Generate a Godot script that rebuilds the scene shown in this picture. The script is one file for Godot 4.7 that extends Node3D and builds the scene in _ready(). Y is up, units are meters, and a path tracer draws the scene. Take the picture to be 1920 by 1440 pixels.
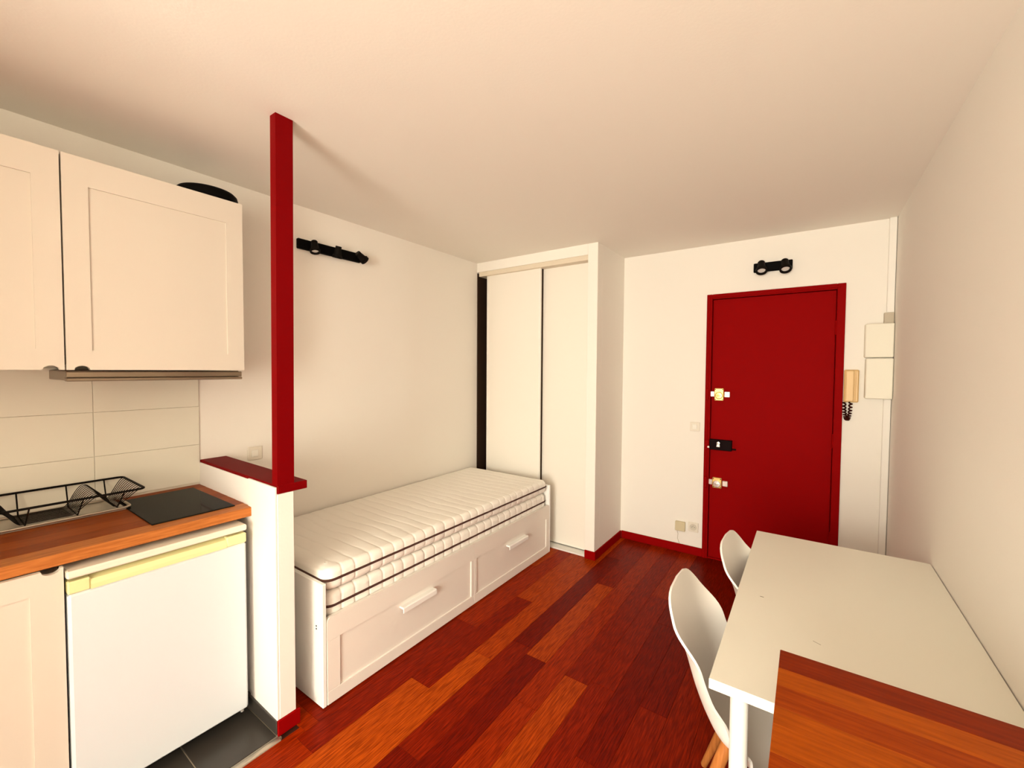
extends Node3D
# A small studio flat: kitchenette, red post on a low partition, daybed, sliding closet, red front door, table and chairs.

const X_LEFT := -2.63
const X_RIGHT := 0.455
const Z_DOOR := -3.757
const Z_WINDOW := 2.8
const Y_CEIL := 2.556
const Z_CLOSET := -3.169

var M := {}
var taken := {}
var org := Vector3.ZERO
var rng := RandomNumberGenerator.new()

# ------------------------------------------------------------------ scene set-up
func _ready() -> void:
	rng.seed = 4711
	make_camera()
	make_light()
	make_materials()
	make_shell()
	make_floor()
	make_partition()
	make_closet()
	make_door()
	make_kitchen()
	make_bed()
	make_table()
	make_counter()
	make_chairs()
	make_fittings()
	make_rack()

func make_camera() -> void:
	var cam := Camera3D.new()
	cam.name = "camera"
	cam.fov = rad_to_deg(2.0 * atan(720.0 / 795.44))
	cam.near = 0.05
	cam.far = 100.0
	var yaw := deg_to_rad(34.9347)
	var pitch := deg_to_rad(1.9315)
	var roll := deg_to_rad(0.363)
	var fw := Vector3(-sin(yaw) * cos(pitch), -sin(pitch), -cos(yaw) * cos(pitch))
	var rt := Vector3(cos(yaw), 0, -sin(yaw))
	var up := rt.cross(fw)
	var rt2 := rt * cos(roll) + up * sin(roll)
	var up2 := up * cos(roll) - rt * sin(roll)
	cam.transform = Transform3D(Basis(rt2, up2, -fw), Vector3(0, 1.5412, 0))
	add_child(cam)
	cam.current = true

func make_light() -> void:
	var sky_mat := ProceduralSkyMaterial.new()
	sky_mat.sky_top_color = Color(0.86, 0.9, 0.95)
	sky_mat.sky_horizon_color = Color(0.96, 0.95, 0.93)
	sky_mat.ground_bottom_color = Color(0.72, 0.68, 0.62)
	sky_mat.ground_horizon_color = Color(0.9, 0.87, 0.82)
	sky_mat.sky_energy_multiplier = 1.0
	var sky := Sky.new()
	sky.sky_material = sky_mat
	var env := Environment.new()
	env.background_mode = Environment.BG_SKY
	env.sky = sky
	env.ambient_light_source = Environment.AMBIENT_SOURCE_SKY
	env.tonemap_mode = Environment.TONE_MAPPER_LINEAR
	env.tonemap_exposure = 1.0
	env.sdfgi_enabled = true
	env.ssao_enabled = true
	env.ssil_enabled = true
	var we := WorldEnvironment.new()
	we.name = "world"
	we.environment = env
	add_child(we)
	# daylight coming in through the window behind the camera
	var a := AreaLight3D.new()
	a.name = "window_daylight"
	a.area_size = Vector2(1.28, 1.92)
	a.light_color = Color(1.0, 0.992, 0.93)
	a.light_energy = 19.5
	a.shadow_enabled = true
	a.set("area_range", 12.0)
	a.position = Vector3(-0.25, 1.25, Z_WINDOW - 0.06)
	add_child(a)

# ------------------------------------------------------------------ materials
func flat(key: String, c: Color, rough := 0.5, metal := 0.0) -> StandardMaterial3D:
	var m := StandardMaterial3D.new()
	m.albedo_color = c
	m.roughness = rough
	m.metallic = metal
	M[key] = m
	return m

func noise_tex(freq: float, octaves: int, sd: int, lo: Color, hi: Color, as_normal := false, size := 512) -> NoiseTexture2D:
	var n := FastNoiseLite.new()
	n.noise_type = FastNoiseLite.TYPE_SIMPLEX_SMOOTH
	n.seed = sd
	n.frequency = freq
	n.fractal_octaves = octaves
	var t := NoiseTexture2D.new()
	t.width = size
	t.height = size
	t.seamless = true
	t.noise = n
	if as_normal:
		t.as_normal_map = true
		t.bump_strength = 3.0
	else:
		var g := Gradient.new()
		g.set_color(0, lo)
		g.set_color(1, hi)
		t.color_ramp = g
	return t

func tri_map(m: StandardMaterial3D, scale_: Vector3, offset_ := Vector3.ZERO) -> void:
	m.uv1_triplanar = true
	m.uv1_world_triplanar = true
	m.uv1_triplanar_sharpness = 8.0
	m.uv1_scale = scale_
	m.uv1_offset = offset_

func rough_paint(key: String, c: Color, rough := 0.8) -> void:
	var m := flat(key, c, rough)
	m.normal_enabled = true
	m.normal_texture = M["n_paint"]
	m.normal_scale = 0.06
	tri_map(m, Vector3.ONE * 2.2)

func wood(key: String, c: Color, along: String, rough: float, off: float, strength: String, fine := 1.0) -> void:
	var m := flat(key, c, rough)
	m.albedo_texture = M[strength]
	m.metallic_specular = 0.2
	m.normal_enabled = true
	m.normal_texture = M["n_wood"]
	m.normal_scale = 0.12
	var s := Vector3.ONE * 7.0 * fine
	if along == "z": s.z = 0.45
	elif along == "x": s.x = 0.45
	else: s.y = 0.45
	tri_map(m, s, Vector3(off * 0.37, off * 0.61, off * 0.83))

func make_materials() -> void:
	M["n_paint"] = noise_tex(0.06, 4, 5, Color.BLACK, Color.WHITE, true)
	M["n_wood"] = noise_tex(0.06, 3, 9, Color.BLACK, Color.WHITE, true)
	M["grain"] = noise_tex(0.035, 5, 21, Color(0.55, 0.47, 0.41), Color(1, 1, 1))
	M["grain_soft"] = noise_tex(0.03, 4, 33, Color(0.8, 0.75, 0.7), Color(1, 1, 1))
	rough_paint("wall", Color8(246, 239, 229))
	rough_paint("wall_cool", Color8(246, 240, 231))
	rough_paint("ceiling", Color8(246, 239, 228))
	rough_paint("red", Color8(142, 4, 5), 0.6)
	M["red"].metallic_specular = 0.12
	rough_paint("red_post", Color8(118, 2, 5), 0.55)
	M["red_post"].metallic_specular = 0.15
	rough_paint("white_plaster", Color8(246, 238, 230))
	flat("subfloor", Color8(70, 32, 18), 0.6)
	flat("grout", Color8(196, 184, 164), 0.9)
	flat("grout_light", Color8(216, 207, 190), 0.9)
	flat("dark_tile", Color8(58, 53, 48), 0.35)
	flat("wall_tile", Color8(232, 226, 210), 0.22)
	flat("cabinet", Color8(222, 212, 198), 0.42)
	flat("cabinet_inside", Color8(120, 96, 72), 0.7)
	flat("bed_white", Color8(242, 234, 224), 0.45)
	flat("bed_bright", Color8(251, 249, 244), 0.4)
	flat("white_plastic", Color8(243, 238, 226), 0.4)
	flat("shell_white", Color8(242, 236, 228), 0.35)
	flat("table_white", Color8(242, 238, 224), 0.45)
	flat("table_edge", Color8(246, 244, 232), 0.4)
	flat("leg_white", Color8(246, 243, 234), 0.35)
	flat("fridge", Color8(222, 228, 232), 0.38)
	flat("fridge_trim", Color8(238, 230, 170), 0.45)
	flat("cream", Color8(238, 231, 213), 0.5)
	flat("track", Color8(226, 212, 190), 0.5)
	flat("intercom_beige", Color8(226, 184, 118), 0.45)
	flat("intercom_panel", Color8(236, 200, 146), 0.5)
	flat("dark_brown", Color8(52, 16, 10), 0.45)
	flat("black", Color8(14, 12, 11), 0.5)
	flat("black_soft", Color8(24, 20, 17), 0.45)
	flat("lock_black", Color8(22, 8, 8), 0.4)
	flat("piping", Color8(74, 40, 30), 0.8)
	flat("steel", Color8(188, 178, 162), 0.32, 0.9)
	flat("hood_steel", Color8(150, 134, 114), 0.35, 0.85)
	flat("steel_tray", Color8(200, 192, 178), 0.4, 0.55)
	flat("chrome", Color8(238, 234, 228), 0.22, 0.7)
	flat("brass", Color8(232, 196, 120), 0.3, 0.75)
	flat("hob", Color8(30, 29, 26), 0.08)
	flat("bulb", Color8(240, 236, 228), 0.25)
	flat("closet_panel", Color8(244, 236, 224), 0.5)
	flat("closet_profile", Color8(246, 240, 230), 0.4)
	flat("rail_white", Color8(240, 238, 232), 0.35, 0.1)
	flat("scratch", Color8(96, 70, 44), 0.8)
	flat("closet_shade", Color8(60, 44, 34), 0.9)  # closet shade as a dark colour, inside and between the doors
	for k in ["black", "black_soft", "lock_black", "dark_brown", "closet_shade"]:
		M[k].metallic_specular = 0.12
	M["hob"].metallic_specular = 0.09
	flat("box_beige", Color8(212, 198, 162), 0.5)
	flat("plate_white", Color8(236, 227, 211), 0.45)
	var fab := flat("mattress", Color8(252, 246, 236), 0.9)
	fab.rim_enabled = true
	fab.rim = 0.25
	fab.normal_enabled = true
	fab.normal_texture = M["n_paint"]
	fab.normal_scale = 0.35
	tri_map(fab, Vector3.ONE * 9.0)
	var gl := flat("glass", Color(0.92, 0.96, 0.96, 0.08), 0.02)
	gl.transparency = BaseMaterial3D.TRANSPARENCY_ALPHA
	# floor boards: five tones of reddish brown, three cuts of each
	var tones := [Color8(138, 26, 2), Color8(158, 37, 3), Color8(180, 53, 4), Color8(202, 78, 10), Color8(216, 92, 14)]
	for i in 5:
		for k in 3:
			wood("plank%d_%d" % [i, k], tones[i], "z", 0.33, i * 3.1 + k * 1.7 + 0.4, "grain")
			M["plank%d_%d" % [i, k]].metallic_specular = 0.14
	var kt := [Color8(170, 82, 18), Color8(154, 70, 13), Color8(206, 128, 66)]  # last tone is paler: light on the worktop's front edge put into its stave
	for i in 3:
		wood("stave%d" % i, kt[i], "z", 0.4, i * 2.3, "grain_soft", 0.8)
		wood("cross_stave%d" % i, [Color8(178, 84, 8), Color8(162, 66, 5), Color8(136, 44, 4)][i], "x", 0.42, i * 2.9, "grain_soft", 0.8)
	wood("chair_wood", Color8(206, 132, 70), "y", 0.45, 0.7, "grain_soft")

# ------------------------------------------------------------------ mesh helpers
func mb() -> SurfaceTool:
	var st := SurfaceTool.new()
	st.begin(Mesh.PRIMITIVE_TRIANGLES)
	return st

func vert(st: SurfaceTool, p: Vector3, n: Vector3) -> void:
	st.set_normal(n)
	st.add_vertex(p - org)

func tri(st: SurfaceTool, a: Vector3, b: Vector3, c: Vector3, hint: Vector3) -> void:
	var n := (b - a).cross(c - a)
	if n.length() < 1e-12:
		return
	n = n.normalized()
	if n.dot(hint) < 0:
		var t := b
		b = c
		c = t
		n = -n
	vert(st, a, n)
	vert(st, c, n)
	vert(st, b, n)

func quad(st: SurfaceTool, a: Vector3, b: Vector3, c: Vector3, d: Vector3, hint: Vector3) -> void:
	tri(st, a, b, c, hint)
	tri(st, a, c, d, hint)

func stri(st: SurfaceTool, p: Array, n: Array) -> void:
	# smooth triangle: corners with their own normals
	var g: Vector3 = (p[1] - p[0]).cross(p[2] - p[0])
	if g.length() < 1e-14:
		return
	var s: Vector3 = n[0] + n[1] + n[2]
	var order := [0, 2, 1] if g.dot(s) > 0 else [0, 1, 2]
	for i in order:
		vert(st, p[i], n[i])

# a box with chamfered edges
func box(st: SurfaceTool, lo: Vector3, hi: Vector3, c := 0.0, xf := Transform3D.IDENTITY) -> void:
	var mid := (lo + hi) * 0.5
	var h := (hi - lo).abs() * 0.5
	c = minf(c, minf(h.x, minf(h.y, h.z)) * 0.9)
	var f := func(v: Vector3) -> Vector3: return xf * (mid + v)
	var B := xf.basis
	for ax in 3:
		var u := (ax + 1) % 3
		var w := (ax + 2) % 3
		for s in [-1.0, 1.0]:
			var q := []
			for k in [[-1, -1], [1, -1], [1, 1], [-1, 1]]:
				var v := Vector3.ZERO
				v[ax] = s * h[ax]
				v[u] = k[0] * (h[u] - c)
				v[w] = k[1] * (h[w] - c)
				q.append(f.call(v))
			var n := Vector3.ZERO
			n[ax] = s
			quad(st, q[0], q[1], q[2], q[3], B * n)
	if c <= 0.0:
		return
	for ax in 3:
		var u := (ax + 1) % 3
		var w := (ax + 2) % 3
		for su in [-1.0, 1.0]:
			for sw in [-1.0, 1.0]:
				var q := []
				for k in [[-1, 0], [1, 0], [1, 1], [-1, 1]]:
					var v := Vector3.ZERO
					v[ax] = k[0] * (h[ax] - c)
					v[u] = su * (h[u] - (c if k[1] == 1 else 0.0))
					v[w] = sw * (h[w] - (0.0 if k[1] == 1 else c))
					q.append(f.call(v))
				var n := Vector3.ZERO
				n[u] = su
				n[w] = sw
				quad(st, q[0], q[1], q[2], q[3], B * n)
	for sx in [-1.0, 1.0]:
		for sy in [-1.0, 1.0]:
			for sz in [-1.0, 1.0]:
				var s := Vector3(sx, sy, sz)
				tri(st, f.call(s * (h - Vector3(0, c, c))), f.call(s * (h - Vector3(c, 0, c))), f.call(s * (h - Vector3(c, c, 0))), B * s)

# revolve (radius, height) points round the local y axis
func lathe(st: SurfaceTool, prof: Array, xf: Transform3D, seg := 24, smooth := false) -> void:
	var n := prof.size()
	var norms := []
	for i in n - 1:
		var d: Vector2 = prof[i + 1] - prof[i]
		norms.append(Vector2(d.y, -d.x).normalized())
	for i in n - 1:
		for j in seg:
			var a0 := TAU * j / seg
			var a1 := TAU * (j + 1) / seg
			var na: Vector2 = norms[i]
			var nb: Vector2 = norms[i]
			if smooth:
				if i > 0: na = (norms[i] + norms[i - 1]).normalized()
				if i < n - 2: nb = (norms[i] + norms[i + 1]).normalized()
			var pos := func(p: Vector2, a: float) -> Vector3: return xf * Vector3(p.x * cos(a), p.y, p.x * sin(a))
			var nor := func(p: Vector2, a: float) -> Vector3: return (xf.basis * Vector3(p.x * cos(a), p.y, p.x * sin(a))).normalized()
			var A = pos.call(prof[i], a0)
			var Bq = pos.call(prof[i], a1)
			var Cq = pos.call(prof[i + 1], a1)
			var D = pos.call(prof[i + 1], a0)
			stri(st, [A, Bq, Cq], [nor.call(na, a0), nor.call(na, a1), nor.call(nb, a1)])
			stri(st, [A, Cq, D], [nor.call(na, a0), nor.call(nb, a1), nor.call(nb, a0)])

func tube(st: SurfaceTool, pts: Array, r: float, seg := 8, closed := false) -> void:
	var n := pts.size()
	var rings := []
	var nors := []
	var prev := Vector3.ZERO
	for i in n:
		var a: Vector3 = pts[(i - 1 + n) % n] if (closed or i > 0) else pts[i]
		var b: Vector3 = pts[(i + 1) % n] if (closed or i < n - 1) else pts[i]
		var t := (b - a).normalized()
		var side := prev - t * prev.dot(t)
		if side.length() < 0.01:
			side = t.cross(Vector3.UP) if absf(t.y) < 0.9 else t.cross(Vector3.RIGHT)
		side = side.normalized()
		prev = side
		var up := t.cross(side)
		var ring := []
		var nr := []
		for j in seg:
			var d := side * cos(TAU * j / seg) + up * sin(TAU * j / seg)
			ring.append(pts[i] + d * r)
			nr.append(d)
		rings.append(ring)
		nors.append(nr)
	for i in (n if closed else n - 1):
		var k := (i + 1) % n
		for j in seg:
			var l := (j + 1) % seg
			stri(st, [rings[i][j], rings[i][l], rings[k][l]], [nors[i][j], nors[i][l], nors[k][l]])
			stri(st, [rings[i][j], rings[k][l], rings[k][j]], [nors[i][j], nors[k][l], nors[k][j]])
	if not closed:
		for e in [0, n - 1]:
			var out: Vector3 = pts[0] - pts[1] if e == 0 else pts[n - 1] - pts[n - 2]
			for j in range(1, seg - 1):
				tri(st, rings[e][0], rings[e][j], rings[e][j + 1], out)

# extrude a polygon: local x, y are the polygon's, z runs from 0 to depth
func prism(st: SurfaceTool, poly: PackedVector2Array, xf: Transform3D, depth: float) -> void:
	var idx := Geometry2D.triangulate_polygon(poly)
	var p := func(i: int, z: float) -> Vector3: return xf * Vector3(poly[i].x, poly[i].y, z)
	for i in range(0, idx.size(), 3):
		tri(st, p.call(idx[i], 0.0), p.call(idx[i + 1], 0.0), p.call(idx[i + 2], 0.0), xf.basis * Vector3(0, 0, -signf(depth)))
		tri(st, p.call(idx[i], depth), p.call(idx[i + 1], depth), p.call(idx[i + 2], depth), xf.basis * Vector3(0, 0, signf(depth)))
	var ccw := not Geometry2D.is_polygon_clockwise(poly)
	for i in poly.size():
		var j := (i + 1) % poly.size()
		var d := poly[j] - poly[i]
		var out := Vector2(d.y, -d.x) * (1.0 if ccw else -1.0)
		quad(st, p.call(i, 0.0), p.call(j, 0.0), p.call(j, depth), p.call(i, depth), xf.basis * Vector3(out.x, out.y, 0))

# a smooth sheet of points rows x columns, both sides of a thin solid
func solid_sheet(st: SurfaceTool, grid: Array, th: float) -> void:
	var R := grid.size()
	var C: int = grid[0].size()
	var N := []
	for i in R:
		var row := []
		for j in C:
			var du: Vector3 = grid[mini(i + 1, R - 1)][j] - grid[maxi(i - 1, 0)][j]
			var dv: Vector3 = grid[i][mini(j + 1, C - 1)] - grid[i][maxi(j - 1, 0)]
			row.append(du.cross(dv).normalized())
		N.append(row)
	var P := func(i: int, j: int, s: float) -> Vector3: return grid[i][j] + N[i][j] * s * th * 0.5
	for s in [-1.0, 1.0]:
		for i in R - 1:
			for j in C - 1:
				var n := [N[i][j] * s, N[i + 1][j] * s, N[i + 1][j + 1] * s, N[i][j + 1] * s]
				var q := [P.call(i, j, s), P.call(i + 1, j, s), P.call(i + 1, j + 1, s), P.call(i, j + 1, s)]
				stri(st, [q[0], q[1], q[2]], [n[0], n[1], n[2]])
				stri(st, [q[0], q[2], q[3]], [n[0], n[2], n[3]])
	var rim := []
	for j in C: rim.append([0, j])
	for i in range(1, R): rim.append([i, C - 1])
	for j in range(C - 2, -1, -1): rim.append([R - 1, j])
	for i in range(R - 2, 0, -1): rim.append([i, 0])
	var mid: Vector3 = grid[R / 2][C / 2]
	for k in rim.size():
		var a = rim[k]
		var b = rim[(k + 1) % rim.size()]
		var pa: Vector3 = P.call(a[0], a[1], 1.0)
		quad(st, P.call(a[0], a[1], -1.0), P.call(b[0], b[1], -1.0), P.call(b[0], b[1], 1.0), pa, pa - mid)

func numbered(called: String) -> String:
	var k: int = taken.get(called, 0)
	taken[called] = k + 1
	return called if k == 0 else "%s_%03d" % [called, k]

func put(called: String, st: SurfaceTool, mat: String, parent: Node3D = null) -> MeshInstance3D:
	var o := MeshInstance3D.new()
	o.mesh = st.commit()
	o.material_override = M[mat]
	if parent == null:
		o.name = numbered(called)
		o.position = org
		add_child(o, true)
	else:
		o.name = called
		parent.add_child(o, true)
	return o

func one_box(called: String, lo: Vector3, hi: Vector3, mat: String, parent: Node3D = null, c := 0.002) -> MeshInstance3D:
	var st := mb()
	box(st, lo, hi, c)
	return put(called, st, mat, parent)

func tag(o: Node3D, label: String, category: String, group := "", kind := "") -> Node3D:
	o.set_meta("label", label)
	o.set_meta("category", category)
	if group != "": o.set_meta("group", group)
	if kind != "": o.set_meta("kind", kind)
	return o

func thing(called: String, label: String, category: String, at := Vector3.ZERO, group := "", kind := "") -> Node3D:
	var o := Node3D.new()
	o.name = numbered(called)
	o.position = at
	org = at
	add_child(o, true)
	tag(o, label, category, group, kind)
	return o

func v3(x: float, y: float, z: float) -> Vector3:
	return Vector3(x, y, z)

func along(from: Vector3, to: Vector3) -> Transform3D:
	# local y runs from one point towards the other
	var y := (to - from).normalized()
	var x := y.cross(Vector3.FORWARD if absf(y.z) < 0.9 else Vector3.RIGHT).normalized()
	return Transform3D(Basis(x, y, x.cross(y)), from)

# ------------------------------------------------------------------ the room
func make_shell() -> void:
	org = Vector3.ZERO
	var T := 0.15
	tag(one_box("wall_left", v3(X_LEFT - T, 0, Z_DOOR - T), v3(X_LEFT, Y_CEIL, Z_WINDOW + T), "wall", null, 0), "long white painted wall behind the daybed and kitchen units", "wall", "", "structure")
	tag(one_box("wall_right", v3(X_RIGHT, 0, Z_DOOR - T), v3(X_RIGHT + T, Y_CEIL, Z_WINDOW + T), "wall_cool", null, 0), "plain white painted wall beside the white table", "wall", "", "structure")
	# the wall with the front door in it
	var st := mb()
	box(st, v3(X_LEFT, 0, Z_DOOR - T), v3(-0.689, Y_CEIL, Z_DOOR))
	box(st, v3(0.2, 0, Z_DOOR - T), v3(X_RIGHT, Y_CEIL, Z_DOOR))
	box(st, v3(-0.689, 2.157, Z_DOOR - T), v3(0.2, Y_CEIL, Z_DOOR))
	tag(put("wall_back", st, "wall"), "white painted wall round the red front door", "wall", "", "structure")
	# the wall with the window, behind the camera
	st = mb()
	var w0 := -0.92
	var w1 := 0.42
	var y0 := 0.25
	var y1 := 2.25
	box(st, v3(X_LEFT, 0, Z_WINDOW), v3(w0, Y_CEIL, Z_WINDOW + T))
	box(st, v3(w1, 0, Z_WINDOW), v3(X_RIGHT, Y_CEIL, Z_WINDOW + T))
	box(st, v3(w0, 0, Z_WINDOW), v3(w1, y0, Z_WINDOW + T))
	box(st, v3(w0, y1, Z_WINDOW), v3(w1, Y_CEIL, Z_WINDOW + T))
	tag(put("wall_front", st, "wall"), "white wall with the window, opposite the red door", "wall", "", "structure")
	# an added, unseen wall block that keeps window light off the kitchen units
	tag(one_box("wall_light_blocker", v3(X_LEFT, 0, 0.95), v3(-1.25, Y_CEIL, Z_WINDOW), "wall", null, 0.002), "added unseen white wall block shading the kitchen units from the window", "wall", "", "structure")
	var w := thing("window_1", "white framed window in the wall opposite the red door", "window", v3(-0.25, y0, Z_WINDOW + 0.08), "", "structure")
	st = mb()
	for x in [w0, -0.28, w1 - 0.06]:
		box(st, v3(x, y0, Z_WINDOW + 0.05), v3(x + 0.06, y1, Z_WINDOW + 0.11), 0.004)
	for y in [y0, y1 - 0.06]:
		box(st, v3(w0 + 0.06, y, Z_WINDOW + 0.052), v3(w1 - 0.06, y + 0.06, Z_WINDOW + 0.108), 0.004)
	put("window_frame", st, "white_plastic", w)
	for x in [w0 + 0.06, -0.22]:
		one_box("pane", v3(x, y0 + 0.06, Z_WINDOW + 0.078), v3(x + 0.58, y1 - 0.06, Z_WINDOW + 0.084), "glass", w, 0)
	org = Vector3.ZERO
	tag(one_box("ceiling", v3(X_LEFT - T, Y_CEIL, Z_DOOR - T), v3(X_RIGHT + T, Y_CEIL + 0.15, Z_WINDOW + T), "ceiling", null, 0), "plain white painted ceiling over the whole room", "ceiling", "", "structure")
	# cable trunking in the corner by the door
	st = mb()
	box(st, v3(0.414, 0.0, Z_DOOR), v3(0.452, 1.36, Z_DOOR + 0.025), 0.003)
	box(st, v3(0.414, 1.87, Z_DOOR), v3(0.452, Y_CEIL, Z_DOOR + 0.025), 0.003)
	tag(put("trim_1", st, "wall_cool"), "slim white cable trunking up the corner above and below the fuse box", "trunking", "", "structure")
	# skirting boards
	var sk := "red low skirting board "
	tag(one_box("baseboard_back", v3(-1.378, 0, Z_DOOR), v3(-0.689, 0.068, Z_DOOR + 0.012), "red", null, 0.002), sk + "on the wall between closet and red door", "skirting", "", "structure")
	tag(one_box("baseboard_closet", v3(-1.39, 0, Z_DOOR + 0.012), v3(-1.378, 0.068, Z_CLOSET), "red", null, 0.002), sk + "along the side of the closet wall", "skirting", "", "structure")
	tag(one_box("baseboard_pillar", v3(-1.472, 0, Z_CLOSET), v3(-1.378, 0.068, Z_CLOSET + 0.012), "red", null, 0.002), sk + "at the foot of the closet's narrow front post", "skirting", "", "structure")
	tag(one_box("baseboard_partition", v3(-1.788, 0, -0.952), v3(-1.777, 0.066, -0.858), "red", null, 0.002), sk + "at the foot of the low partition's end", "skirting", "", "structure")
	# dark tile skirting on the kitchen side of the partition
	var t := thing("baseboard_kitchen", "dark tile skirting on the kitchen side of the low partition", "skirting", v3(-2.2, 0, -0.86), "", "structure")
	for s in [[-2.62, -2.206], [-2.203, -1.789]]:
		one_box("tile", v3(s[0], 0.004, -0.868), v3(s[1], 0.062, -0.855), "dark_tile", t, 0.0015)
	org = Vector3.ZERO

func make_floor() -> void:
	org = Vector3.ZERO
	var f := thing("floor", "red-brown hardwood plank floor of the room", "floor", Vector3.ZERO, "", "structure")
	one_box("subfloor", v3(X_LEFT - 0.15, -0.12, Z_DOOR - 0.15), v3(X_RIGHT + 0.15, -0.012, Z_WINDOW + 0.15), "subfloor", f, 0)
	# joints seen in the photo: column -> breaks (z, from the door towards the window) and tones between them
	var known := {
		-4: [[-2.4, -1.3], [0, 1, 0]], -3: [[-2.95, -1.9, -1.2], [0, 0, 1, 0]], -2: [[-2.6, -1.5], [0, 0, 1]], -1: [[-2.9, -1.912, -0.9], [2, 1, 1, 1]], 0: [[-1.876], [1, 3]],  # table-side columns are toned darker for the shade falling there
		1: [[-3.0, -1.60], [2, 2, 2]], 2: [[-2.838, -1.897], [1, 3, 0]], 3: [[-3.3, -1.95], [1, 0, 1]], 4: [[-2.9, -1.75], [3, 3, 4]],
		5: [[-2.35, -1.415], [3, 1, 4]], 6: [[-1.925, -0.9], [2, 1, 2]], 7: [[-2.8, -1.925, -1.0], [3, 2, 1, 2]]}
	for col in range(-11, 8):
		var x1 := -0.848 - 0.1238 * col
		var x0 := x1 - 0.1238
		if col == 7: x0 = X_LEFT
		x1 = minf(x1, X_RIGHT)
		if x0 >= X_RIGHT: continue
		var breaks: Array = []
		var tone: Array = []
		if known.has(col):
			breaks = known[col][0].duplicate()
			tone = known[col][1].duplicate()
		else:
			var z := -3.5 + rng.randf() * 0.6
			while z < -0.5:
				breaks.append(z)
				tone.append(rng.randi_range(0, 2))
				z += rng.randf_range(0.7, 1.3)
			tone.append(rng.randi_range(0, 2))
		var last: float = breaks[-1]
		while last < Z_WINDOW - 1.0:
			last += rng.randf_range(0.8, 1.1)
			breaks.append(last)
			tone.append(rng.randi_range(0, 2))
		breaks.append(Z_WINDOW)
		var z0 := Z_DOOR - 0.05
		for i in breaks.size():
			var z1: float = breaks[i]
			# boards stop at the kitchen's tiled floor
			if col >= 7 and z1 > -0.94:
				z1 = -0.94
			if z1 - z0 > 0.02:
				var st := mb()
				if col == 7 and z1 > -0.95:
					var nar := mb()
					box(nar, v3(-1.754, -0.012, -0.94), v3(x1 - 0.0003, 0.0, 0.4), 0.0007)
					put("plank", nar, "plank2_1", f)
				box(st, v3(x0 + 0.0003, -0.012, z0 + 0.0003), v3(x1 - 0.0003, 0.0, z1 - 0.0003), 0.0007)
				put("plank", st, "plank%d_%d" % [tone[i], rng.randi() % 3], f)
			z0 = breaks[i]
	# tiled kitchen floor
	var k := thing("floor_kitchen", "dark grey tiled floor in front of the small fridge", "floor", v3(-2.2, -0.01, 0), "", "structure")
	one_box("grout", v3(X_LEFT, -0.012, -0.868), v3(-1.772, -0.002, Z_WINDOW), "grout", k, 0)
	for ix in 2:
		for iz in 6:
			var xx := -2.205 + 0.418 * (ix - 1)
			var z_lo := -0.603 + 0.418 * (iz - 1)
			var z_hi := z_lo + 0.414
			z_lo = maxf(z_lo, -0.855)
			z_hi = minf(z_hi, Z_WINDOW)
			one_box("tile", v3(xx, -0.006, z_lo), v3(xx + 0.414, 0.002, z_hi), "dark_tile", k, 0.0012)
	org = Vector3.ZERO
	var st2 := mb()
	var pts := PackedVector2Array()
	for i in 9:
		var a := PI * i / 8.0
		pts.append(Vector2(cos(a) * 0.016, sin(a) * 0.005))
	prism(st2, pts, Transform3D(Basis(), v3(-1.768, 0.0005, -0.856)), Z_WINDOW + 0.85)
	tag(put("trim_2", st2, "steel"), "metal threshold strip between dark tiles and wooden planks", "threshold", "", "structure")

func make_partition() -> void:
	# everything here is turned a little, about the partition's free end
	org = v3(-1.788, 0, -0.868)
	var turn := deg_to_rad(-0.95)
	var st := mb()
	box(st, v3(X_LEFT - 0.01, 0, -0.938), v3(-1.788, 1.019, -0.87), 0.002)
	# plaster carried up in front of the ledge, thicker beyond the worktop's end
	box(st, v3(X_LEFT - 0.01, 0.06, -0.87), v3(-2.04, 1.043, -0.8655), 0.001)
	box(st, v3(-2.04, 0.06, -0.87), v3(-1.79, 1.049, -0.86), 0.002)
	var o := tag(put("wall_partition", st, "white_plaster"), "waist-high white partition between kitchen and daybed, below the red ledge", "wall", "", "structure")
	o.rotation.y = turn
	st = mb()
	box(st, v3(X_LEFT - 0.01, 1.02, -0.995), v3(-1.784, 1.055, -0.871), 0.002)
	o = tag(put("ledge", st, "red_post"), "dark red wooden ledge capping the low white partition", "ledge")
	o.rotation.y = turn
	# the post stands on the ledge's end and leans a little into the room
	org = v3(-1.81, 1.055, -0.905)
	st = mb()
	var b0 := v3(-1.829, 1.055, -0.94)
	var sh := v3(0.028, 0, 0.004)
	var lo := [b0, b0 + v3(0.043, 0, 0), b0 + v3(0.043, 0, 0.07), b0 + v3(0, 0, 0.07)]
	var hi := []
	for p in lo: hi.append(v3(p.x, Y_CEIL, p.z) + sh)
	for i in 4:
		var j := (i + 1) % 4
		quad(st, lo[i], lo[j], hi[j], hi[i], (lo[i] + lo[j]) * 0.5 - (lo[0] + lo[2]) * 0.5)
	quad(st, lo[0], lo[1], lo[2], lo[3], Vector3.DOWN)
	quad(st, hi[0], hi[1], hi[2], hi[3], Vector3.UP)
	tag(put("wooden_post", st, "red_post"), "tall red square wooden post from the red ledge up to the ceiling", "post")
	org = Vector3.ZERO

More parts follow.
